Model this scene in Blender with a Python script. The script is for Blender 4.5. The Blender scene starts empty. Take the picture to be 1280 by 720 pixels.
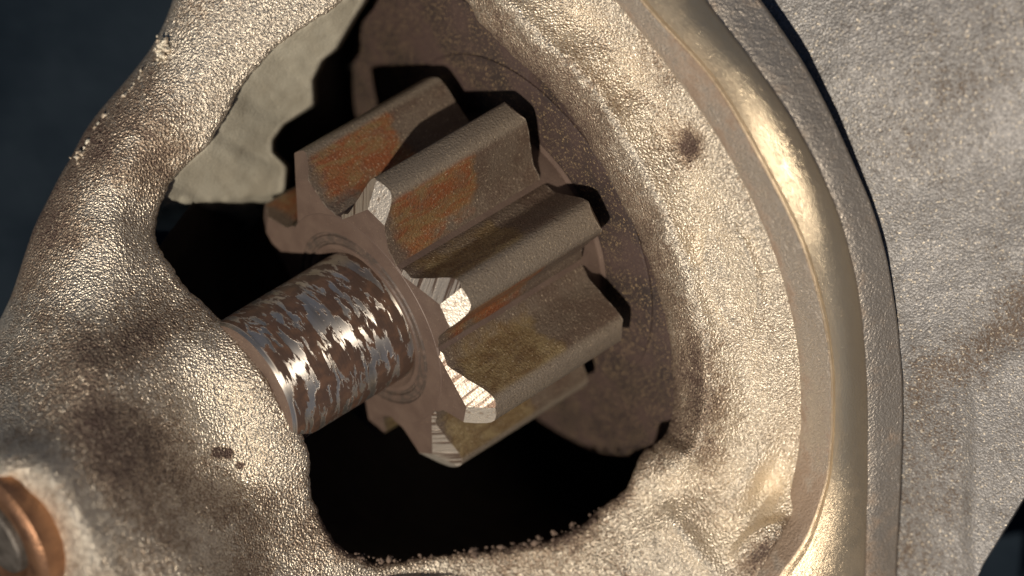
import bpy, bmesh, math, random
import numpy as np
from mathutils import Matrix, Vector

random.seed(7); rng = np.random.RandomState(11)
# ---------------------------------------------------------------- units
U = 7.35e-5            # metres for one photo pixel in the plane of the gear face
D = 5200.0             # camera distance from that plane, in the same unit
Z0 = 496.0             # height of that plane above the ground
CX, CY = 640.0, 360.0

def P(px, py, z):
    """point seen at (px, py) at height z above the gear plane -> metres"""
    s = (D - z) / D
    return Vector(((px - CX) * s * U, (CY - py) * s * U, (z + Z0) * U))

# ---------------------------------------------------------------- camera, sky, sun, exposure
scene = bpy.context.scene
cam_d = bpy.data.cameras.new('camera'); cam = bpy.data.objects.new('camera', cam_d)
scene.collection.objects.link(cam); scene.camera = cam
cam.location = (0, 0, (D + Z0) * U)
cam_d.sensor_width = 36.0
cam_d.lens = 36.0 * D / 1280.0
cam_d.clip_start = 0.005; cam_d.clip_end = 200.0
cam_d.dof.use_dof = True
cam_d.dof.focus_distance = (D - 110) * U
cam_d.dof.aperture_fstop = 16.0

SUN = Vector((-0.28, -0.39, 0.87)).normalized()
w = bpy.data.worlds.new('World'); scene.world = w; w.use_nodes = True
nt = w.node_tree
sky = nt.nodes.new('ShaderNodeTexSky'); sky.sky_type = 'NISHITA'; sky.sun_disc = False
sky.altitude = 3500; sky.air_density = 0.5; sky.dust_density = 0.5
sky.sun_elevation = math.asin(SUN.z); sky.sun_rotation = math.atan2(SUN.x, SUN.y)
bg = nt.nodes['Background']; bg.inputs['Strength'].default_value = 0.05
nt.links.new(sky.outputs[0], bg.inputs['Color'])
sun_d = bpy.data.lights.new('sun', 'SUN'); sun_d.energy = 5.0; sun_d.angle = math.radians(0.53)
sun_d.color = (1.0, 0.90, 0.77)
sun = bpy.data.objects.new('sun', sun_d); scene.collection.objects.link(sun)
sun.rotation_euler = (-SUN).to_track_quat('-Z', 'Y').to_euler()
vs = scene.view_settings
vs.view_transform = 'Standard'; vs.look = 'None'; vs.exposure = 0.06; vs.gamma = 1.0
vs.use_curve_mapping = False

# ---------------------------------------------------------------- helpers
COL = scene.collection
def tag(o, label=None, cat=None, group=None, kind=None):
    if label: o['label'] = label
    if cat: o['category'] = cat
    if group: o['group'] = group
    if kind: o['kind'] = kind
    return o
def empty(name, matrix):
    o = bpy.data.objects.new(name, None); COL.objects.link(o)
    o.empty_display_size = 0.01; o.matrix_world = matrix
    return o
def link_mesh(name, me, parent=None, mats=(), smooth=True):
    o = bpy.data.objects.new(name, me); COL.objects.link(o)
    for m in mats: me.materials.append(m)
    if smooth: me.polygons.foreach_set('use_smooth', np.ones(len(me.polygons), dtype=bool))
    if parent: o.parent = parent
    return o
def grid_mesh(name, V, closed_u=False, flip=False):
    """V: (nu, nv, 3) array of metres -> quad mesh"""
    nu, nv, _ = V.shape
    iu = np.arange(nu if closed_u else nu - 1); iv = np.arange(nv - 1)
    a, b = np.meshgrid(iu, iv, indexing='ij')
    a2 = (a + 1) % nu
    q = np.stack([a * nv + b, a2 * nv + b, a2 * nv + b + 1, a * nv + b + 1], -1).reshape(-1, 4)
    if flip: q = q[:, ::-1]
    me = bpy.data.meshes.new(name)
    me.vertices.add(nu * nv); me.vertices.foreach_set('co', V.reshape(-1).astype(np.float32))
    me.loops.add(q.size); me.loops.foreach_set('vertex_index', q.reshape(-1).astype(np.int32))
    me.polygons.add(len(q)); me.polygons.foreach_set('loop_start', np.arange(0, q.size, 4, dtype=np.int32))
    me.polygons.foreach_set('loop_total', np.full(len(q), 4, dtype=np.int32))
    me.update(calc_edges=True); me.validate()
    return me
def Parr(x, y, z):
    s = (D - z) / D
    return np.stack([(x - CX) * s * U, (CY - y) * s * U, (z + Z0) * U], -1)

_tab = rng.rand(256, 256)
def vnoise(x, y):
    xi = np.floor(x).astype(int); yi = np.floor(y).astype(int)
    fx = x - xi; fy = y - yi
    fx = fx * fx * (3 - 2 * fx); fy = fy * fy * (3 - 2 * fy)
    g = lambda i, j: _tab[i % 256, j % 256]
    return (g(xi, yi) * (1 - fx) + g(xi + 1, yi) * fx) * (1 - fy) + (g(xi, yi + 1) * (1 - fx) + g(xi + 1, yi + 1) * fx) * fy
def fbm(x, y, s, o=4):
    r = 0; a = 1.0; t = 0
    for k in range(o):
        r = r + a * (vnoise(x / s + 17.3 * k, y / s + 5.1 * k) - 0.5); t += a; a *= 0.55; s *= 0.5
    return r / t * 2
def smooth(a, b, x):
    t = np.clip((x - a) / (b - a), 0, 1); return t * t * (3 - 2 * t)
def catmull(pts, n, closed=False):
    pts = np.array(pts, float); m = len(pts)
    seg = m if closed else m - 1
    t = np.linspace(0, seg, n, endpoint=not closed)
    i = np.minimum(np.floor(t).astype(int), seg - 1); f = (t - i)[:, None]
    if closed: idx = lambda k: pts[(i + k) % m]
    else: idx = lambda k: pts[np.clip(i + k, 0, m - 1)]
    p0, p1, p2, p3 = idx(-1), idx(0), idx(1), idx(2)
    return 0.5 * (2 * p1 + (p2 - p0) * f + (2 * p0 - 5 * p1 + 4 * p2 - p3) * f ** 2 + (3 * p1 - p0 - 3 * p2 + p3) * f ** 3)

# ---------------------------------------------------------------- materials
class M:
    """small node-tree writer; coordinates come out in photo pixels"""
    def __init__(s, name):
        s.m = bpy.data.materials.new(name); s.m.use_nodes = True
        s.t = s.m.node_tree; s.b = s.t.nodes['Principled BSDF']
        tc = s.t.nodes.new('ShaderNodeTexCoord')
        s.co = s.vm('SCALE', tc.outputs['Object'], scale=1.0 / U)
    def n(s, kind, **kw):
        nd = s.t.nodes.new('ShaderNode' + kind)
        for k, v in kw.items(): setattr(nd, k, v)
        return nd
    def put(s, sock, v):
        if isinstance(v, bpy.types.NodeSocket): s.t.links.new(v, sock)
        elif v is not None:
            if isinstance(v, (tuple, list)) and len(v) == 3 and sock.type == 'RGBA': v = (*v, 1)
            sock.default_value = v
    def vm(s, op, a, b=None, scale=None):
        nd = s.n('VectorMath', operation=op); s.put(nd.inputs[0], a)
        if b is not None: s.put(nd.inputs[1], b)
        if scale is not None: s.put(nd.inputs['Scale'], scale)
        return nd.outputs[0]
    def math(s, op, a, b=None, c=None, clamp=False):
        nd = s.n('Math', operation=op, use_clamp=clamp)
        for i, v in enumerate((a, b, c)):
            if v is not None: s.put(nd.inputs[i], v)
        return nd.outputs[0]
    def noise(s, size, detail=3, rough=0.55, co=None, dist=0.0, col=False, w=None):
        nd = s.n('TexNoise')
        if w is not None: nd.noise_dimensions = '4D'; s.put(nd.inputs['W'], w)
        s.put(nd.inputs['Vector'], co or s.co)
        nd.inputs['Scale'].default_value = 1.0 / size; nd.inputs['Detail'].default_value = detail
        nd.inputs['Roughness'].default_value = rough; nd.inputs['Distortion'].default_value = dist
        return nd.outputs['Color' if col else 'Fac']
    def voro(s, size, co=None, feature='F1', out='Distance', rnd=1.0):
        nd = s.n('TexVoronoi', feature=feature); s.put(nd.inputs['Vector'], co or s.co)
        nd.inputs['Scale'].default_value = 1.0 / size; nd.inputs['Randomness'].default_value = rnd
        return nd.outputs[out]
    def ramp(s, v, a, b, lo=0.0, hi=1.0, kind='SMOOTHSTEP'):
        nd = s.n('MapRange', interpolation_type=kind); s.put(nd.inputs['Value'], v)
        for k, x in zip(('From Min', 'From Max', 'To Min', 'To Max'), (a, b, lo, hi)): s.put(nd.inputs[k], x)
        return nd.outputs[0]
    def mix(s, f, a, b, mode='MIX'):
        nd = s.n('Mix', data_type='RGBA', blend_type=mode)
        s.put(nd.inputs[0], f); s.put(nd.inputs[6], a); s.put(nd.inputs[7], b)
        return nd.outputs[2]
    def sep(s, v=None):
        nd = s.n('SeparateXYZ'); s.put(nd.inputs[0], v or s.co); return nd.outputs
    def comb(s, x, y, z):
        nd = s.n('CombineXYZ')
        for i, v in enumerate((x, y, z)): s.put(nd.inputs[i], v)
        return nd.outputs[0]
    def attr(s, name):
        nd = s.n('Attribute'); nd.attribute_name = name; return nd.outputs['Fac']
    def rand(s):
        return s.n('ObjectInfo').outputs['Random']
    def bump(s, h, px, strength=1.0, normal=None):
        nd = s.n('Bump'); s.put(nd.inputs['Height'], h)
        nd.inputs['Distance'].default_value = px * U; nd.inputs['Strength'].default_value = strength
        if normal is not None: s.put(nd.inputs['Normal'], normal)
        return nd.outputs[0]
    def edge(s, px, lo=0.996, hi=0.97):
        bv = s.n('Bevel', samples=4); bv.inputs['Radius'].default_value = px * U
        ge = s.n('NewGeometry')
        nd = s.n('VectorMath', operation='DOT_PRODUCT'); s.put(nd.inputs[0], bv.outputs[0]); s.put(nd.inputs[1], ge.outputs['Normal'])
        return s.ramp(nd.outputs['Value'], lo, hi)
    def done(s, color, metallic=0.0, rough=0.5, normal=None, spec=None):
        s.put(s.b.inputs['Base Color'], color); s.put(s.b.inputs['Metallic'], metallic)
        s.put(s.b.inputs['Roughness'], rough)
        if normal is not None: s.put(s.b.inputs['Normal'], normal)
        if spec is not None: s.put(s.b.inputs['Specular IOR Level'], spec)
        return s.m

def mat_cast(name, clean, mid, grime_shade, grain=5.0, bump=1.5, metal=0.85, rough=(0.34, 0.6)):
    m = M(name)
    g = m.attr('grime_shade')
    big = m.noise(70, 4); sm = m.noise(11, 3, 0.6); fine = m.noise(grain, 2, 0.5)
    mask = m.math('ADD', g, m.math('MULTIPLY', m.math('SUBTRACT', big, 0.5), 0.9))
    mask = m.math('ADD', mask, m.math('MULTIPLY', m.math('SUBTRACT', sm, 0.5), 1.1))
    mask = m.math('ADD', mask, m.math('MULTIPLY', m.math('SUBTRACT', 0.5, fine), 2.1))
    f1 = m.ramp(mask, -0.1, 0.5); f2 = m.ramp(mask, 0.45, 0.95)
    c = m.mix(f1, clean, mid); c = m.mix(f2, c, grime_shade)
    # tiny chromatic grain flecks, as bare metal crystals show
    fl = m.ramp(m.noise(3.2, 1, 0.5, col=False), 0.62, 0.75)
    c = m.mix(m.math('MULTIPLY', fl, 0.55), c, (0.80, 0.68, 0.50))
    vor = m.voro(grain * 1.2, co=m.vm('ADD', m.co, m.vm('SCALE', m.noise(9, 2, col=True), scale=2.0)))
    h = m.math('ADD', m.math('MULTIPLY', fine, 1.1), m.math('MULTIPLY', vor, 0.6))
    h = m.math('ADD', h, m.math('MULTIPLY', m.noise(2.2, 1), 0.30))
    h = m.math('ADD', h, m.math('MULTIPLY', m.noise(12, 3), 0.30))
    nrm = m.bump(h, bump * 2.0)
    r = m.ramp(mask, 0.0, 0.9, rough[0], rough[1])
    return m.done(c, m.ramp(f2, 0, 1, metal, 0.30), r, nrm)

CAST = mat_cast('cast_aluminium', (0.74, 0.655, 0.53), (0.36, 0.275, 0.20), (0.085, 0.053, 0.04), grain=2.7, bump=1.7, metal=0.84, rough=(0.40, 0.60))
FLANGE = mat_cast('cast_flange_metal', (0.225, 0.215, 0.205), (0.16, 0.15, 0.14), (0.09, 0.064, 0.046), grain=2.8, bump=0.7, metal=0.45, rough=(0.5, 0.65))

def mat_rim():
    m = M('machined_rim_metal')
    band = m.attr('band'); g = m.attr('grime_shade')
    xyz = m.n('Attribute'); xyz.attribute_name = 'sweep'
    s2 = m.sep(xyz.outputs['Vector'])
    lines = m.noise(5, 3, co=m.comb(m.math('MULTIPLY', s2[0], 1400), m.math('MULTIPLY', s2[1], 25), 0))
    cast = m.noise(5.0, 2); st = m.noise(26, 4)
    dirt = m.ramp(m.math('ADD', m.math('ADD', st, m.math('MULTIPLY', g, 0.5)), m.math('MULTIPLY', cast, 0.25)), 0.62, 1.0)
    dirt = m.math('MULTIPLY', dirt, m.math('SUBTRACT', 1.0, m.math('MULTIPLY', band, 0.66)))
    c = m.mix(band, (0.46, 0.41, 0.35), (0.60, 0.49, 0.34))
    c = m.mix(m.math('MULTIPLY', dirt, m.math('ADD', m.math('MULTIPLY', band, -0.1), 0.65)), c, (0.20, 0.115, 0.06))
    h1 = m.bump(m.math('ADD', m.noise(3.0, 2), m.math('MULTIPLY', m.noise(14, 3), 0.7)), 2.4)
    h2 = m.bump(m.math('ADD', m.math('ADD', lines, m.math('MULTIPLY', m.noise(12, 3), 0.12)), m.math('MULTIPLY', m.noise(2.6, 2), 0.8)), 0.7)
    nmix = m.n('Mix', data_type='VECTOR'); m.put(nmix.inputs[0], band); m.put(nmix.inputs[4], h1); m.put(nmix.inputs[5], h2)
    r = m.math('ADD', m.math('MULTIPLY', band, -0.21), m.ramp(dirt, 0, 1, 0.50, 0.66))
    return m.done(c, m.ramp(dirt, 0, 1, 0.85, 0.4), r, nmix.outputs[1])
RIM = mat_rim()

def mat_tooth():
    m = M('dusty_rusted_steel')
    p = m.sep(); rnd = m.rand()
    off = m.vm('ADD', m.co, m.comb(m.math('MULTIPLY', rnd, 900), m.math('MULTIPLY', rnd, 500), 0))
    offs = m.vm('MULTIPLY', off, (1.0, 1.0, 0.45)); n1 = m.noise(17, 5, 0.68, co=offs, dist=0.8); n2 = m.noise(45, 3, co=off); fine = m.noise(3.2, 2, 0.6, co=off)
    # worn contact patch: front six tenths of each flank, not on the tip
    wob = m.math('ADD', m.math('MULTIPLY', m.math('SUBTRACT', n2, 0.5), 50), m.math('MULTIPLY', m.math('SUBTRACT', n1, 0.5), 26))
    ax = m.math('ADD', p[2], wob)
    patch = m.math('MULTIPLY', m.ramp(ax, -150, -136), m.ramp(ax, -8, -26))
    rad = m.math('SQRT', m.math('ADD', m.math('MULTIPLY', p[0], p[0]), m.math('MULTIPLY', p[1], p[1])))
    patch = m.math('MULTIPLY', patch, m.ramp(rad, 220, 213)); patch = m.math('MULTIPLY', patch, m.ramp(m.math('ADD', rad, wob), 144, 160))
    right = m.ramp(p[0], -6, 6)
    rust = m.mix(m.ramp(n1, 0.35, 0.62), (0.185, 0.115, 0.05), (0.19, 0.062, 0.024))
    rust = m.mix(m.ramp(m.noise(15, 5, 0.75, co=offs), 0.55, 0.72), rust, (0.215, 0.072, 0.023))
    olive = m.mix(m.ramp(n1, 0.35, 0.65), (0.21, 0.155, 0.078), (0.12, 0.074, 0.034))
    stain = m.mix(right, olive, rust)
    dust = m.mix(m.ramp(n2, 0.3, 0.7), (0.130, 0.099, 0.074), (0.098, 0.066, 0.048))
    c = m.mix(m.math('MULTIPLY', patch, m.ramp(m.noise(26, 5, 0.7, co=off), 0.3, 0.5, 0.6, 1.0)), dust, stain)
    c = m.mix(m.math('MULTIPLY', m.ramp(rad, 211, 219), 0.75), c, (0.205, 0.17, 0.13))
    sp = m.ramp(m.noise(2.2, 1, co=off), 0.64, 0.72)
    c = m.mix(m.math('MULTIPLY', sp, 0.65), c, (0.45, 0.36, 0.25))
    dk = m.ramp(m.noise(3.4, 2, 0.6, co=m.vm('ADD', off, (71, 33, 5))), 0.60, 0.74)
    c = m.mix(m.math('MULTIPLY', dk, 0.6), c, (0.05, 0.034, 0.025))
    c = m.mix(m.math('MULTIPLY', m.edge(2.2), m.ramp(m.noise(12, 3, co=off), 0.42, 0.58, 0.0, 0.8)), c, (0.50, 0.42, 0.33))
    h = m.math('ADD', fine, m.math('MULTIPLY', n1, 0.8))
    return m.done(c, 0.35, m.ramp(fine, 0.3, 0.7, 0.42, 0.56), m.bump(h, 1.4))
TOOTH = mat_tooth()

def mat_chamfer():
    m = M('bare_milled_steel')
    p = m.sep(); rnd = m.rand()
    sl = m.math('ADD', m.math('MULTIPLY', p[1], 0.9), m.math('MULTIPLY', p[0], 0.45))
    co = m.comb(sl, m.math('MULTIPLY', p[0], 0.06), m.math('MULTIPLY', rnd, 300))
    st = m.noise(5.0, 3, 0.5, co=co); fine = m.noise(3, 2)
    c = m.mix(m.ramp(st, 0.50, 0.60), (0.46, 0.40, 0.33), (0.15, 0.10, 0.072))
    return m.done(c, 0.75, 0.42, m.bump(m.math('ADD', st, m.math('MULTIPLY', fine, 0.3)), 1.6))
CHAMF = mat_chamfer()
def mat_bevel():
    m = M('bare_ground_steel')
    fine = m.noise(3.0, 2)
    c = m.mix(m.ramp(m.noise(14, 3), 0.55, 0.75), (0.50, 0.45, 0.38), (0.30, 0.23, 0.17))
    return m.done(c, 0.7, 0.45, m.bump(fine, 1.2))
BEVEL = mat_bevel()

def mat_face():
    m = M('brown_dusted_steel')
    p = m.sep()
    rad = m.math('SQRT', m.math('ADD', m.math('MULTIPLY', p[0], p[0]), m.math('MULTIPLY', p[1], p[1])))
    n = m.noise(40, 4); f = m.noise(3.0, 2)
    c = m.mix(m.ramp(n, 0.3, 0.72), (0.108, 0.074, 0.057), (0.082, 0.054, 0.042))
    groove = m.math('MULTIPLY', m.ramp(rad, 103, 105), m.ramp(rad, 122, 120))
    c = m.mix(m.math('MULTIPLY', groove, m.ramp(m.noise(10, 3), 0.35, 0.6, 0.1, 0.8)), c, (0.055, 0.042, 0.034))
    sp = m.ramp(m.noise(2.6, 1), 0.72, 0.77)
    c = m.mix(m.math('MULTIPLY', sp, 0.5), c, (0.40, 0.30, 0.2))
    return m.done(c, 0.15, 0.55, m.bump(m.math('ADD', f, m.math('MULTIPLY', n, 0.5)), 0.45))
FACE = mat_face()

def mat_plate():
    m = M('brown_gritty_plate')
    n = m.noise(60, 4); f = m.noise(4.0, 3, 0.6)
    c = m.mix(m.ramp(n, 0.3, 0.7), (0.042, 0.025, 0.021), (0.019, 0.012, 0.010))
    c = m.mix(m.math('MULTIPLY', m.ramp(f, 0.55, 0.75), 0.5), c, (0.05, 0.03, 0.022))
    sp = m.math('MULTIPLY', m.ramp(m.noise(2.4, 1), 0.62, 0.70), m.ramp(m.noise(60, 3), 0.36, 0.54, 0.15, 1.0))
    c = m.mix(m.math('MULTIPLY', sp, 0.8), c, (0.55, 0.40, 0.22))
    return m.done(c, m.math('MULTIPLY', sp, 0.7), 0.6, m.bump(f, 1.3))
PLATE = mat_plate()

ROT = 0.25
def mat_shaft():
    m = M('polished_varnished_steel')
    p = m.sep()
    ang = m.math('MULTIPLY', m.math('ARCTAN2', p[0], p[1]), 86.0)
    co = m.comb(m.math('ADD', m.math('MULTIPLY', ang, 0.32), m.math('MULTIPLY', p[2], 0.13)), m.math('MULTIPLY', p[2], 1.1), 0)
    a = m.noise(14, 5, 0.64, co=co, dist=0.3); b = m.noise(60, 2, co=co)
    v = m.math('ADD', a, m.math('MULTIPLY', m.math('SUBTRACT', b, 0.5), 0.45))
    bare = m.ramp(v, 0.500, 0.534)
    ends = m.math('ADD', m.ramp(p[2], 181, 184), m.ramp(p[2], 26, 2, 0, 0.0))
    bare = m.math('MAXIMUM', bare, ends, clamp=True)
    var = m.mix(m.ramp(m.noise(18, 3), 0.4, 0.7), (0.058, 0.035, 0.025), (0.098, 0.054, 0.034))
    steel = m.mix(m.ramp(m.noise(22, 3, co=co), 0.4, 0.7), (0.62, 0.57, 0.51), (0.42, 0.37, 0.31))
    c = m.mix(bare, var, steel)
    lines = m.noise(2.2, 2, co=m.comb(m.math('MULTIPLY', ang, 0.02), p[2], 0))
    nb = m.bump(m.math('ADD', lines, m.math('MULTIPLY', bare, -1.2)), 0.30)
    tg = m.n('Tangent', direction_type='RADIAL', axis='Z')
    m.put(m.b.inputs['Tangent'], tg.outputs[0]); m.b.inputs['Anisotropic Rotation'].default_value = ROT
    m.put(m.b.inputs['Anisotropic'], m.math('MULTIPLY', bare, 0.92))
    return m.done(c, m.ramp(bare, 0, 1, 0.15, 0.92), m.ramp(bare, 0, 1, 0.42, 0.48), nb)
SHAFT = mat_shaft()

def mat_simple(name, c1, c2, size, metal, rough, b=0.6, fine=3.5):
    m = M(name)
    c = m.mix(m.ramp(m.noise(size, 4), 0.32, 0.68), c1, c2)
    return m.done(c, metal, rough, m.bump(m.math('ADD', m.noise(fine, 2), m.noise(size * 0.5, 3)), b))
BRONZE = mat_simple('bronze', (0.33, 0.175, 0.095), (0.19, 0.10, 0.058), 26, 0.8, 0.42, 0.8)
TIP = mat_simple('dull_shaft_steel', (0.115, 0.10, 0.085), (0.065, 0.055, 0.045), 24, 0.5, 0.5, 1.0)
INNER = mat_simple('inner_cast_wall', (0.34, 0.315, 0.25), (0.27, 0.245, 0.19), 34, 0.15, 0.6, 0.7)
SHADED = mat_simple('shaded_dark_wall', (0.030, 0.024, 0.020), (0.016, 0.013, 0.012), 40, 0.0, 0.55, 0.8)  # the cavity's shade is put into this near-black wall colour
DIRT = mat_simple('dry_dirt', (0.15, 0.105, 0.078), (0.07, 0.046, 0.034), 12, 0.0, 0.85, 1.5)
CHIP = mat_simple('pale_metal_chips', (0.62, 0.57, 0.46), (0.32, 0.25, 0.18), 9, 0.4, 0.5, 1.2)
GROUND = mat_simple('dark_ground', (0.003, 0.006, 0.010), (0.008, 0.0125, 0.018), 190, 0.0, 0.8, 3.0, 30)  # shadow on the ground is put into this near-black base colour
GROUND.node_tree.nodes['Principled BSDF'].inputs['Specular IOR Level'].default_value = 0.05

# ---------------------------------------------------------------- ground
gme = bpy.data.meshes.new('ground')
s = 60.0
gme.from_pydata([(-s, -s, 0), (s, -s, 0), (s, s, 0), (-s, s, 0)], [], [(0, 1, 2, 3)])
tag(link_mesh('ground', gme, None, [GROUND], False), kind='structure')

# ---------------------------------------------------------------- axis frame of shaft and gear (x = p, y = v, z = a towards the nose)
G = P(455, 398, 0)
NOSE = P(11, 666, 268)
a = (NOSE - G).normalized(); LN = (NOSE - G).length / U + 14
p = Vector((-a.y, a.x, 0)).normalized()
if p.x < 0: p = -p
v = a.cross(p)
FR = Matrix(((p.x, v.x, a.x, G.x), (p.y, v.y, a.y, G.y), (p.z, v.z, a.z, G.z), (0, 0, 0, 1)))

def lathe(name, prof, parent, mats, n=160, a0=0.0, a1=2 * math.pi, rmul=None, sharp=True, a1row=None):
    """prof: list of (radius, z) in px; turned about the local z axis"""
    full = abs(a1 - a0 - 2 * math.pi) < 1e-6
    th = np.linspace(a0, a1, n, endpoint=not full)
    pr = np.array(prof, float)
    R = pr[:, 0][None, :] * (np.ones(n) if rmul is None else rmul(th))[:, None]
    TH = np.repeat(th[:, None], len(pr), 1)
    if a1row is not None: TH = a0 + (TH - a0) / (a1 - a0) * (np.radians(np.array(a1row))[None, :] - a0)
    V = np.stack([R * np.sin(TH), R * np.cos(TH), np.repeat(pr[:, 1][None, :], n, 0)], -1) * U
    me = grid_mesh(name, V, full, flip=False)
    o = link_mesh(name, me, parent, mats)
    if sharp:
        try: me.set_sharp_from_angle(angle=math.radians(32))
        except Exception: pass
    return o

# ---------------------------------------------------------------- housing: height of the casting over the picture plane
W_O = [ # edge of the opening -> outer limit of the casting
 ((500,-70),(470,-260)), ((430,0),(266,-130)), ((400,22),(243,-70)), ((360,48),(222,-15)), ((325,78),(206,28)), ((300,110),(188,62)), ((280,150),(160,98)),
 ((258,182),(128,135)), ((236,204),(108,162)), ((215,226),(90,195)), ((202,252),(72,226)), ((194,282),(58,254)), ((197,304),(44,282)), ((212,330),(32,316)), ((237,362),(14,370)), ((270,395),(-12,430)),
 ((300,425),(-30,520)), ((325,460),(2,600)), ((350,500),(38,634)), ((374,538),(60,666)), ((385,570),(75,705)), ((388,610),(84,750)),
 ((398,640),(90,820)), ((417,675),(180,900)), ((440,695),(300,950)), ((480,704),(440,960)), ((530,697),(560,960)), ((585,691),(640,950)),
 ((640,684),(720,930)), ((692,671),(800,900)), ((740,645),(868,840)), ((780,610),(915,760)), ((802,570),(955,705)), ((828,546),(990,640)),
 ((840,520),(1006,570)), ((842,480),(1010,500)), ((838,430),(1004,430)), ((826,380),(993,370)), ((812,330),(976,310)), ((795,288),(955,262)),
 ((765,230),(916,185)), ((730,170),(864,105)), ((692,117),(810,33)), ((652,80),(780,-5)), ((612,40),(740,-60)), ((580,0),(690,-120)), ((545,-45),(590,-210))]
HP = [ # x, y, height
 (500,-70,60),(430,0,40),(360,48,45),(300,110,40),(262,178,42),(218,225,44),(196,290,58),(207,325,84),(237,362,92),(270,395,104),(300,425,128),
 (335,478,152),(375,540,124),(387,590,98),(398,640,76),(430,690,70),(480,704,25),(530,697,-5),(640,684,-40),(740,645,-30),(800,572,0),(840,520,30),
 (842,470,55),(826,380,90),(795,288,118),(765,230,132),(730,170,138),(692,117,134),(652,80,125),(612,40,108),(580,0,90),(545,-45,75),
 # left arm
 (266,-130,30),(240,-60,42),(222,-15,40),(188,62,35),(128,135,45),(90,195,60),(52,268,75),(14,370,90),(-12,430,105),(-30,520,190),
 (330,20,48),(265,90,52),(205,150,66),(160,210,84),(140,290,112),(110,350,138),(180,330,104),(60,400,150),(190,390,140),
 # nose boss
 (258,432,146),(275,540,150),(310,500,152),(345,560,134),(300,600,132),(250,500,160),(226,530,194),(246,595,182),(190,562,250),(149,589,306),(120,520,282),(110,460,238),(60,480,222),(30,540,268),
 (90,625,356),(62,590,350),(110,665,352),(120,720,345),(10,572,318),(180,660,300),(225,700,282),(275,640,190),(320,640,140),(330,700,130),(300,800,190),(160,800,300),
 (20,618,340),(52,650,342),(76,705,338),(84,750,335),
 # bottom
 (430,780,60),(540,760,0),(560,900,-20),(660,780,-20),(700,900,-30),(760,720,-10),
 # right cast shoulder
 (640,20,128),(700,90,152),(760,160,162),(800,240,158),(828,300,146),(850,370,124),(880,440,96),(880,520,62),(846,568,36),
 (720,40,140),(780,110,150),(830,180,158),(860,240,162),(880,300,146),(905,380,118),(920,460,84),(915,540,44),
 (760,-10,165),(810,50,182),(860,120,192),(900,190,200),(930,250,196),(925,300,178),(948,330,176),(965,380,150),(985,450,104),(985,540,34),(965,610,6),
 (880,600,18),(940,590,28),(900,660,-2),(860,640,18),(835,660,14),(880,710,4),(820,620,-8),(830,760,-20),(930,690,14),(955,670,26),(900,740,0),(780,660,-12),
 (690,-120,120),(590,-210,90),(470,-260,60),(740,-60,152)]
hp = np.array(HP, float)
def _phi(r2): return -np.sqrt(r2 + 0.026 ** 2)
_x = hp[:, 0] / 500; _y = hp[:, 1] / 500; nH = len(hp)
_K = _phi((_x[:, None] - _x) ** 2 + (_y[:, None] - _y) ** 2) + np.eye(nH) * -1e-3
_Pm = np.stack([np.ones(nH), _x, _y], 1)
_A = np.block([[_K, _Pm], [_Pm.T, np.zeros((3, 3))]])
_sol = np.linalg.solve(_A, np.concatenate([hp[:, 2], np.zeros(3)]))
def H(x, y):
    sh = x.shape; xs = x.ravel() / 500; ys = y.ravel() / 500
    out = np.empty(xs.size)
    for k in range(0, xs.size, 40000):
        xx = xs[k:k + 40000]; yy = ys[k:k + 40000]
        out[k:k + 40000] = _phi((xx[:, None] - _x) ** 2 + (yy[:, None] - _y) ** 2) @ _sol[:nH] + _sol[nH] + _sol[nH + 1] * xx + _sol[nH + 2] * yy
    return out.reshape(sh)

def gauss(x, y, cx, cy, sx, sy=None, ang=0):
    sy = sy or sx; c, s_ = math.cos(math.radians(ang)), math.sin(math.radians(ang))
    dx, dy = x - cx, y - cy
    return np.exp(-0.5 * (((dx * c + dy * s_) / sx) ** 2 + ((-dx * s_ + dy * c) / sy) ** 2))

def set_attr(me, name, arr, kind='FLOAT'):
    at = me.attributes.new(name, kind, 'POINT')
    at.data.foreach_set('value' if kind == 'FLOAT' else 'vector', np.ascontiguousarray(arr, dtype=np.float32).ravel())

house = empty('starter_housing', Matrix.Translation(P(700, 300, -Z0)))
house_inv = np.array(house.location)
tag(house, 'cast aluminium motor nose housing with an open window round the gear', 'housing')

NU, NK = 1500, 190
Wc = catmull([q[0] for q in W_O], NU, True); Oc = catmull([q[1] for q in W_O], NU, True)
tang = np.roll(Wc, -3, 0) - np.roll(Wc, 3, 0); tang /= np.linalg.norm(tang, axis=1)[:, None]
nin = np.stack([tang[:, 1], -tang[:, 0]], 1)                       # points out of the opening, into the metal
if np.mean(np.sum(nin * (Oc - Wc), 1)) < 0: nin = -nin
j = fbm(Wc[:, 0], Wc[:, 1], 26, 4) * 3.2 + fbm(Wc[:, 0] + 900, Wc[:, 1], 7, 2) * 1.6
jag = smooth(640, 690, Wc[:, 1]) * 5.0 * np.abs(fbm(Wc[:, 0] + 300, Wc[:, 1], 16, 3))
Wc = Wc + nin * (j - jag)[:, None]
f = np.linspace(0, 1, NK) ** 1.25
X = Wc[:, 0:1] * (1 - f) + Oc[:, 0:1] * f; Y = Wc[:, 1:2] * (1 - f) + Oc[:, 1:2] * f
Zs = H(X, Y)
dist = np.hypot(X - Wc[:, 0:1], Y - Wc[:, 1:2]); dO = np.hypot(X - Oc[:, 0:1], Y - Oc[:, 1:2])
re = 11.0 + 9 * smooth(560, 700, Wc[:, 0:1])                       # rounded lip of the opening
t = np.clip(1 - dist / re, 0, 1); Zs -= re * (1 - np.sqrt(np.clip(1 - t * t, 0, 1)))
left = smooth(2.0, -40, Oc[:, 0:1] - 300) * smooth(560, 470, Oc[:, 1:2])   # silhouette rolls away into the side wall
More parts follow.
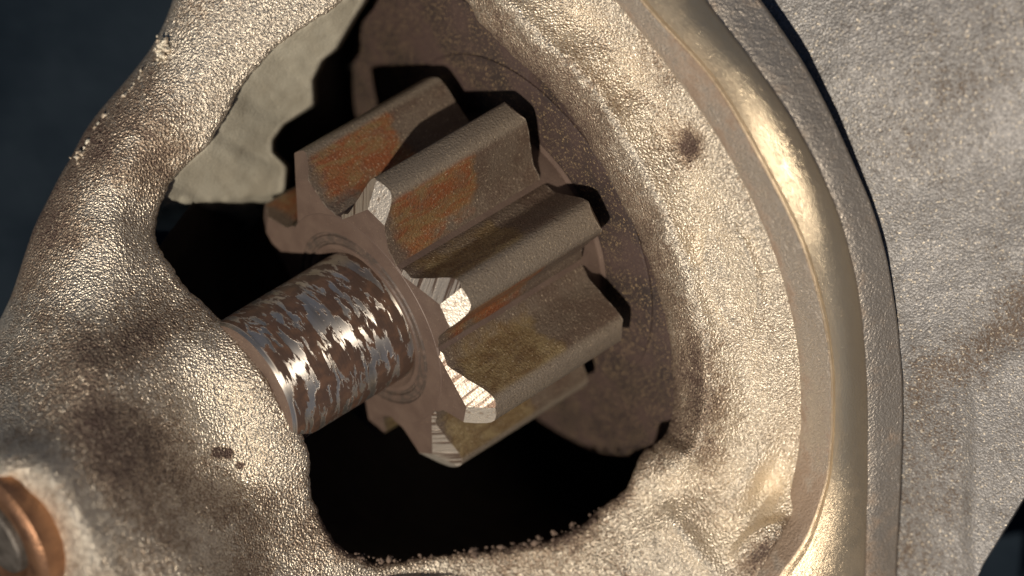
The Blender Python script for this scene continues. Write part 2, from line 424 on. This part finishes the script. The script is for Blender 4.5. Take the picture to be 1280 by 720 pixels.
rs = 62.0; t = np.clip(1 - dO / rs, 0, 1); Zs -= left * rs * (1 - np.sqrt(np.clip(1 - t * t, 0, 1)))
nose = smooth(-10, 10, Oc[:, 0:1]) * smooth(595, 602, Oc[:, 1:2]) * smooth(140, 100, Oc[:, 0:1]) * smooth(5, 25, Oc[:, 0:1] + 25)
t = np.clip(1 - dO / 44, 0, 1); Zs -= nose * 44 * t * t
Zs += 16 * gauss(X, Y, 88, 640, 16, 80, -30)
Zs += fbm(X, Y, 60, 3) * 3.0 + fbm(X + 500, Y, 17, 3) * 0.9 + fbm(X, Y + 700, 8, 2) * 0.3
rmask = smooth(600, 680, Wc[:, 0:1] + 0.35 * (300 - Wc[:, 1:2])) * smooth(600, 540, Wc[:, 1:2])
fd = 36 + 6 * fbm(X, Y, 50, 2) - dist
Zs -= rmask * 1.15 * (np.sqrt(fd * fd + 9) + fd) * 0.5
Zs += rmask * (8 * np.exp(-((dist - 44) / 12) ** 2) - 11 * np.exp(-((dist - 92) / 22) ** 2))
Zs -= 30 * gauss(X, Y, 957, 612, 13, 36, 28)
Zs += 15 * smooth(.3, .7, gauss(X, Y, 950, 676, 34, 15, -38))
# raised pads, ridges and pits that the casting shows
Zs += 13 * smooth(0.3, 0.6, gauss(X, Y, 915, 345, 26, 66, -16))
Zs += 13 * gauss(X, Y, 858, 672, 9, 55, -38) + 9 * gauss(X, Y, 845, 562, 6, 28, -55) - 10 * gauss(X, Y, 880, 600, 60, 14, -30)
Zs -= 9 * gauss(X, Y, 862, 183, 13, 18)
Zs += 6 * gauss(X, Y, 655, 30, 12, 60, -38)
gr = (0.62 * gauss(X, Y, 120, 180, 40, 130, 35) + 0.55 * 0.35 * gauss(X, Y, 150, 570, 60, 110, -25) + 0.55 * gauss(X, Y, 150, 570, 50, 80, -25) + 0.5 * gauss(X, Y, 160, 425, 120, 26, -18)  # dirt and stains, plus painted shade on the boss and left arm
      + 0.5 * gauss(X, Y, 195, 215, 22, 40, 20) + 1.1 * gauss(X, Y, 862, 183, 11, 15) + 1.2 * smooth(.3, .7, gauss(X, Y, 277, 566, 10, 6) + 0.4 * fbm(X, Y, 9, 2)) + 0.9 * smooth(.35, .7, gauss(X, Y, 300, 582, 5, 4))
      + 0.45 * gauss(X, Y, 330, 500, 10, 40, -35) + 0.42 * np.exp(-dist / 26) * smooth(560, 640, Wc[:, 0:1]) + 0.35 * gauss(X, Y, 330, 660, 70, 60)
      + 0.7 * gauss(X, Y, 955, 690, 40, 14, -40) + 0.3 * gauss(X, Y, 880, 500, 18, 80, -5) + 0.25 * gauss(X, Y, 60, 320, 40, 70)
      + 0.9 * np.exp(-dist / 7) * smooth(600, 680, Wc[:, 1:2]) - 0.25 * gauss(X, Y, 270, 90, 60, 36, -50) - 0.45 * gauss(X, Y, 305, 500, 48, 70, -30) - 0.3 * gauss(X, Y, 900, 330, 40, 90, -15) - 0.3 * gauss(X, Y, 110, 640, 25, 70, -30) - 0.3 * gauss(X, Y, 130, 300, 26, 60, 10) - 0.05)  # minus terms paint the facets turned to the sun lighter
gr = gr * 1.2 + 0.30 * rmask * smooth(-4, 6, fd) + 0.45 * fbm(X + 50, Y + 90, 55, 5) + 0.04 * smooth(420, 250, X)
# inner wall of the opening (thickness of the metal), then outer skirt
dep = np.array([95, 70, 48, 30, 16, 7, 2.5]); und = np.array([30, 20, 11, 6, 2.5, 0.8, 0.1])
big = 1.0 + 0.0 * Wc[:, 0:1]
Xi = Wc[:, 0:1] + nin[:, 0:1] * und * big; Yi = Wc[:, 1:2] + nin[:, 1:2] * und * big
Zi = Zs[:, 0:1] - dep * 0.62 + fbm(Xi + dep * 2, Yi, 14, 3) * 1.5
dn = Oc - Wc; dn /= np.linalg.norm(dn, axis=1)[:, None]
sk = np.array([6, 30, 90, 200, 330]); pull = np.array([0.2, -2, -14, -40, -80])
Xo = Oc[:, 0:1] + dn[:, 0:1] * pull; Yo = Oc[:, 1:2] + dn[:, 1:2] * pull
Zo = Zs[:, -1:] - sk
XX = np.hstack([Xi, X, Xo]); YY = np.hstack([Yi, Y, Yo]); ZZ = np.hstack([Zi, Zs, Zo])
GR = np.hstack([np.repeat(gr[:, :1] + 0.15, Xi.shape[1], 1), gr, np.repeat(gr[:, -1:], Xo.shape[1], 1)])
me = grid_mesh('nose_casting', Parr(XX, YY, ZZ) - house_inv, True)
set_attr(me, 'grime_shade', GR)
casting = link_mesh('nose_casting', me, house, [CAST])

# ---------------------------------------------------------------- rim (pilot ring) swept along the four traced edges
RA = [(700,-90),(770,0),(850,100),(910,190),(952,275),(985,370),(1000,455),(1000,550),(982,635),(950,690),(900,770)]
RB = [(735,-90),(800,0),(890,100),(950,200),(1000,300),(1030,400),(1040,490),(1034,590),(1010,665),(972,722),(915,800)]
RC = [(820,-90),(880,0),(945,85),(1002,172),(1048,272),(1073,375),(1082,480),(1083,600),(1080,715),(1077,790),(1070,870)]
RD = [(885,-90),(950,0),(1010,90),(1060,190),(1098,285),(1118,380),(1128,480),(1126,600),(1121,700),(1117,780),(1110,870)]
zA = [180,190,212,222,208,168,112,38,4,-4,-20]; zB = [205,228,258,268,246,200,146,76,44,30,15]
zC = [215,238,262,264,238,188,126,46,-8,-35,-60]; zD = [200,222,238,232,200,150,90,12,-46,-74,-100]
NS = 520
cA, cB, cC, cD = (catmull([(x, y, z) for (x, y), z in zip(r, zz)], NS) for r, zz in ((RA, zA), (RB, zB), (RC, zC), (RD, zD)))
rows = []; band = []
def row(arr, b, dz=0.0): rows.append(arr + np.array([0, 0, dz])); band.append(b)
L = lambda q, r, k: q * (1 - k) + r * k
row(cA, 0, -60); row(L(cA, cB, -0.06), 0, -18); row(cA, 0, -3); row(L(cA, cB, 0.12), 0, 0)
for k in (0.3, 0.5, 0.7, 0.88): row(L(cA, cB, k), 0, 0)
row(L(cA, cB, 0.97), 0, -1); row(cB, 0.6, -3.5); row(L(cB, cC, 0.04), 1, -2)
for k in np.linspace(0.1, 0.96, 14): row(L(cB, cC, k), 1, 15 * math.sin(math.pi * k) ** 0.85)
row(cC, 0.8, 0); row(L(cC, cD, 0.04), 0.1, -5)
for k in (0.15, 0.3, 0.5, 0.7, 0.85): row(L(cC, cD, k), 0, -4 + 3 * math.sin(math.pi * k))
row(L(cC, cD, 0.96), 0, -3); row(cD, 0, -10); row(L(cC, cD, 1.02), 0, -35); row(L(cC, cD, 1.02), 0, -110)
R = np.stack(rows, 1); band = np.repeat(np.array(band)[None], NS, 0)
R[..., 2] += fbm(R[..., 0], R[..., 1], 30, 3) * 1.6 * (1 - 0.95 * band) + fbm(R[..., 0], R[..., 1] + 99, 9, 2) * 0.7 * (1 - band)
R[..., :2] += (fbm(R[..., 0] + 40, R[..., 1], 40, 3) * 0.8)[..., None]
me = grid_mesh('pilot_rim', Parr(R[..., 0], R[..., 1], R[..., 2]) - house_inv, False, flip=True)
set_attr(me, 'band', band)
gq = 0.5 * gauss(R[..., 0], R[..., 1], 930, 150, 14, 90, -32) + 0.6 * gauss(R[..., 0], R[..., 1], 1010, 640, 30, 50, 30) + 0.5 * gauss(R[..., 0], R[..., 1], 870, 90, 10, 60, -35)
rowi = np.arange(R.shape[1])[None]
gq = gq + 0.55 * np.exp(-((rowi - 9.3) / 0.9) ** 2) + 0.45 * np.exp(-((rowi - 2.5) / 1.0) ** 2) + 0.8 * gauss(R[..., 0], R[..., 1], 1035, 720, 50, 70)  # last term darkens the lower end to dull its highlight
set_attr(me, 'grime_shade', gq)
sw = np.zeros(R.shape); sw[..., 0] = np.arange(R.shape[1])[None] / R.shape[1]; sw[..., 1] = np.linspace(0, 1, NS)[:, None] * 12
set_attr(me, 'sweep', sw, 'FLOAT_VECTOR')
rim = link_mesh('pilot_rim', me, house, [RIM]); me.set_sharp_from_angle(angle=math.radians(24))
rim['label'] = 'smooth golden machined ring edge'

# ---------------------------------------------------------------- flange sheet beyond the rim
NF, NW = 420, 170
yy = np.linspace(-140, 880, NF)
dxy = cD[np.argsort(cD[:, 1])]
xD = np.interp(yy, dxy[:, 1], dxy[:, 0]); zDd = np.interp(yy, dxy[:, 1], dxy[:, 2])
xR = np.where(yy < 560, 1420, 1420)
xR = np.interp(yy, [-140, 575, 612, 706, 720, 880], [1420, 1420, 1286, 1228, 1222, 1218])  # lower corner cut away; the dark gap stands in for a shadow
k = np.linspace(0, 1, NW)
FX = (xD - 14)[:, None] * (1 - k) + xR[:, None] * k; FY = np.repeat(yy[:, None], NW, 1)
step = np.interp(yy, [0, 300, 420, 700], [36, 34, 16, 10])
FZ = (zDd - step)[:, None] + 0.30 * (FX - xD[:, None]) + 8 * np.sin(FX / 90 + FY / 130)
crease = (FY - 390) - (1280 - FX) * 0.72                               # diagonal brown crease
FZ += 10 * smooth(-26, 26, crease) * smooth(1120, 1180, FX)
FZ += 9 * smooth(1200, 1222, FX + fbm(FX, FY, 40, 2) * 3) * smooth(440, 520, FY)
FZ += fbm(FX, FY, 70, 3) * 4 + fbm(FX + 33, FY, 14, 3) * 1.2
FG = 0.15 + 0.62 * gauss(crease, 0 * FX, 0, 0, 34, 1) * smooth(1110, 1150, FX) + 0.35 * smooth(0, 80, crease) * smooth(1215, 1195, FX) + 0.3 * gauss(FX, FY, 1180, 120, 60, 50) + 0.25 * fbm(FX, FY, 80, 3)
fx2 = np.hstack([FX, FX[:, -1:] + 1, FX[:, -1:] + 1]); fy2 = np.hstack([FY, FY[:, -1:], FY[:, -1:]]); fz2 = np.hstack([FZ, FZ[:, -1:] - 12, FZ[:, -1:] - 160])
me = grid_mesh('mounting_flange', Parr(fx2, fy2, fz2) - house_inv, False, flip=True)
set_attr(me, 'grime_shade', np.hstack([FG, FG[:, -1:], FG[:, -1:]]))
link_mesh('mounting_flange', me, house, [FLANGE])

# ---------------------------------------------------------------- inside of the housing: barrel wall, bushing at the nose
fr_house = house.matrix_world.inverted() @ FR
def in_house(o): o.matrix_local = fr_house; return o
def rm(th): return 1.0 + 0.30 * np.clip(np.sin(th), 0, 1) ** 0.7
in_house(lathe('barrel_wall', [(190, 260), (225, 150), (258, 60), (290, 0), (322, -60), (350, -130), (370, -220), (384, -330), (300, -345), (60, -350)], house, [SHADED], 200, math.radians(98), math.radians(262), rm, a1row=[250, 250, 252, 254, 258, 262, 268, 272, 272, 272]))
# inner side wall of the nose below the left lip
wy = np.linspace(-160, 288, 130)
xl = np.interp(wy, [-160, 0, 60, 110, 180, 230, 300, 430], [260, 260, 215, 160, 115, 80, 60, 40])
xr = np.interp(wy, [-160, 0, 25, 60, 75, 100, 130, 155, 175, 190, 208, 235, 262, 288], [500, 450, 434, 414, 396, 384, 386, 348, 334, 334, 352, 350, 335, 300])  # right edge cut to the outline of the teeth's cast shadow
kk = np.linspace(0, 1, 90)
WX = xl[:, None] * (1 - kk) + xr[:, None] * kk; WY = np.repeat(wy[:, None], 90, 1)
dd = np.full(WX.shape, 1e9); zl = np.zeros(WX.shape)
for q in range(0, NU, 6):
    d_ = (WX - Wc[q, 0]) * -nin[q, 0] + (WY - Wc[q, 1]) * -nin[q, 1]
    e_ = np.hypot(WX - Wc[q, 0], WY - Wc[q, 1]); up = e_ < np.abs(dd)
    dd = np.where(up, np.where(d_ < 0, -e_, e_), dd); zl = np.where(up, Zs[q, 0], zl)
WZ = zl - 13 - 1.3 * np.clip(dd, 0, 105) - 0.55 * np.clip(dd - 105, 0, 900) - 0.5 * np.clip(-dd, 0, 60)
WZ = np.maximum(WZ, -235) - 5.0 * np.clip(WY - 246 - 10 * fbm(WX, WY, 40, 3), 0, 60) + fbm(WX, WY, 50, 3) * 3 + fbm(WX, WY, 12, 2) * 0.6
edge = np.array([2, 6, 18, 60, 160, 260.0]); WX2 = np.hstack([WX, WX[:, -1:] + np.array([3, 6, 8, 9, 10, 10.0])]); WY2 = np.hstack([WY, np.repeat(WY[:, -1:], 6, 1)]); WZ2 = np.hstack([WZ, WZ[:, -1:] - edge])
link_mesh('side_wall', grid_mesh('side_wall', Parr(WX2, WY2, WZ2) - house_inv, False, flip=True), house, [INNER])
in_house(lathe('bushing', [(46.8, LN - 60), (46.8, LN - 8), (54, LN - 2), (74, LN), (82, LN - 2), (88, LN - 8), (89, LN - 60)], house, [BRONZE], 120))['label'] = 'copper coloured bushing ring at the nose'

# ---------------------------------------------------------------- shaft
shaft = lathe('drive_shaft', [(0.01, -420), (60, -420), (89, -418), (89, 184), (87, 187.5), (84, 188.5), (14, 189), (12, 192), (12, 440), (47, 446), (47, LN - 4), (45.5, LN + 2), (42, LN + 5), (20, LN + 5.5), (0.01, LN + 5.5)], None, [SHAFT, TIP, FACE], 200)
shaft.matrix_world = FR
tag(shaft, 'round steel shaft with patchy brown varnish through the toothed gear', 'shaft')
zc = np.array([q.center.z for q in shaft.data.polygons]) / U
shaft.data.polygons.foreach_set('material_index', np.where(zc > 430, 1, np.where(zc > 187.6, 2, 0)).astype(np.int32))

# ---------------------------------------------------------------- gear
LG = 238.0
gear = empty('pinion_gear', FR)
tag(gear, 'rusty toothed steel pinion gear on the round shaft', 'gear')
lathe('hub', [(88.7, -LG - 40), (88.7, -7), (98, 0), (103.5, 0), (105, -2.4), (107.5, -2.4), (109, 0), (115.5, 0), (117, -2.4), (119.5, -2.4), (121, 0), (146, 0), (148, -2),
              (148, -LG - 28), (156, -LG - 30)], gear, [FACE], 200)
def tooth_mesh():
    half = [(56, 132), (51, 143), (45, 148), (40.5, 152), (38.2, 157), (36.6, 163), (34.8, 171), (31.4, 182), (29, 194), (26, 205), (22.4, 213.5), (18.5, 219), (14, 222)]
    prof = [(-x, r) for x, r in half] + [(-7, 223.2), (0, 223.6), (7, 223.2)] + [(x, r) for x, r in reversed(half)]
    bm = bmesh.new()
    A_ = [bm.verts.new((x * U, r * U, -0.7 * U)) for x, r in prof]
    B_ = [bm.verts.new((x * U, r * U, -LG * U)) for x, r in prof]
    n = len(prof)
    for i in range(n):
        k = (i + 1) % n; bm.faces.new((A_[i], B_[i], B_[k], A_[k]))
    bm.faces.new(A_); bm.faces.new(B_[::-1])
    bmesh.ops.recalc_face_normals(bm, faces=bm.faces)
    def cut(pt, no, mi):
        g = bm.verts[:] + bm.edges[:] + bm.faces[:]
        r = bmesh.ops.bisect_plane(bm, geom=g, plane_co=Vector(pt) * U, plane_no=Vector(no).normalized(), clear_outer=True)
        ed = [e for e in r['geom_cut'] if isinstance(e, bmesh.types.BMEdge)]
        res = bmesh.ops.contextual_create(bm, geom=ed)
        for fc in res['faces']: fc.material_index = mi
    cut((-6, 186, 0), (-0.47, 0.40, 0.79), 1)          # milled lead-in on one flank
    cut((0, 192, 0), (0.06, 0.58, 0.81), 2)            # bevelled tip
    cut((0, 218, -LG), (0, 0.7, -0.7), 0)
    bmesh.ops.recalc_face_normals(bm, faces=bm.faces)
    for fc in bm.faces:
        if fc.normal.z > 0.99: fc.material_index = 3
    me = bpy.data.meshes.new('tooth'); bm.to_mesh(me); bm.free()
    return me
tm = tooth_mesh()
for i, m_ in enumerate((TOOTH, CHAMF, BEVEL, FACE)): tm.materials.append(m_)
tm.polygons.foreach_set('use_smooth', np.ones(len(tm.polygons), dtype=bool))
tm.set_sharp_from_angle(angle=math.radians(26))
PH0 = 11.0
tm_brown = tm.copy()
for i in (1, 2): tm_brown.materials[i] = FACE  # chamfer and tip bevel take the brown face material on this copy
for i in range(8):
    o = bpy.data.objects.new('tooth', tm_brown if i in (0, 5, 6, 7) else tm); COL.objects.link(o); o.parent = gear
    o.rotation_euler = (0, 0, -math.radians(PH0 + 45 * (i - 2)))
lathe('collar', [(92, -LG - 31), (140, -LG - 31), (232, -LG - 32), (236, -LG - 33.5), (236, -LG - 44), (120, -LG - 44)], gear, [PLATE], 160)

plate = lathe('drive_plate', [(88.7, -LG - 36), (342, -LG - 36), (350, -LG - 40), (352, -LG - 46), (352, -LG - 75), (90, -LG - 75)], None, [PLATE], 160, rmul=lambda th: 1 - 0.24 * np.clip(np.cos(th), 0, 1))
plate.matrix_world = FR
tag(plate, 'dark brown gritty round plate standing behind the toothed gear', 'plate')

# ---------------------------------------------------------------- dirt crust on the lower lip, metal chips on the left shoulder
def crumbs(name, spots, mat, label):
    bm = bmesh.new()
    for (x, y, z, r) in spots:
        c = P(x, y, z)
        g = bmesh.ops.create_icosphere(bm, subdivisions=1 if r < 2.5 else 2, radius=r * U)
        off = rng.rand(3) * 50
        for vv in g['verts']:
            d = vv.co.normalized()
            kx = 1 + 0.55 * math.sin(5 * d.x + off[0]) * math.sin(4.3 * d.y + off[1]) + 0.3 * math.sin(9 * d.z + off[2]) * math.sin(8 * d.x + off[1])
            vv.co = c + Vector((vv.co.x * (1 + 0.5 * math.sin(off[0])), vv.co.y, vv.co.z * 0.8)) * kx
    me = bpy.data.meshes.new(name); bm.to_mesh(me); bm.free()
    return tag(link_mesh(name, me, None, [mat]), label, 'debris', kind='stuff')
def lipz(x, y): return float(H(np.array([x]), np.array([y]))[0])
sp = []
for i in range(110):
    x = random.uniform(425, 752)
    ye = np.interp(x, [417, 440, 480, 530, 585, 640, 692, 740, 760], [680, 695, 704, 697, 691, 684, 671, 645, 632])
    dy = abs(random.gauss(0, 1)) * 7 - 5
    dens = 0.35 + 0.65 * (fbm(np.array([x]), np.array([3.0]), 45, 2)[0] > -0.05)
    if random.random() > dens: continue
    sp.append((x, ye + dy, lipz(x, ye + dy) - max(0, 9 - (dy + 5)) * 0.8 - 0.6, random.uniform(0.9, 2.2) * (2.4 if random.random() < 0.2 else 1)))
crumbs('dirt_crust', sp, DIRT, 'brown crumbs of dirt caked along the lower lip of the opening')
sp = []
for i in range(120):
    q = random.random()
    x0 = 88 + 115 * q; y0 = 195 - 150 * q
    x = x0 + random.gauss(0, 5) + 10; y = y0 + random.gauss(0, 5) + 8
    sp.append((x, y, lipz(x, y) - 30 + random.uniform(-3, 3), random.uniform(1.2, 4.0)))
for i in range(40):
    x = 202 + random.gauss(0, 4); y = 60 + random.gauss(0, 6)
    sp.append((x, y, lipz(x, y) - 16, random.uniform(1, 4)))
crumbs('metal_chips', sp, CHIP, 'pale metal chips clinging to the outer shoulder of the housing')
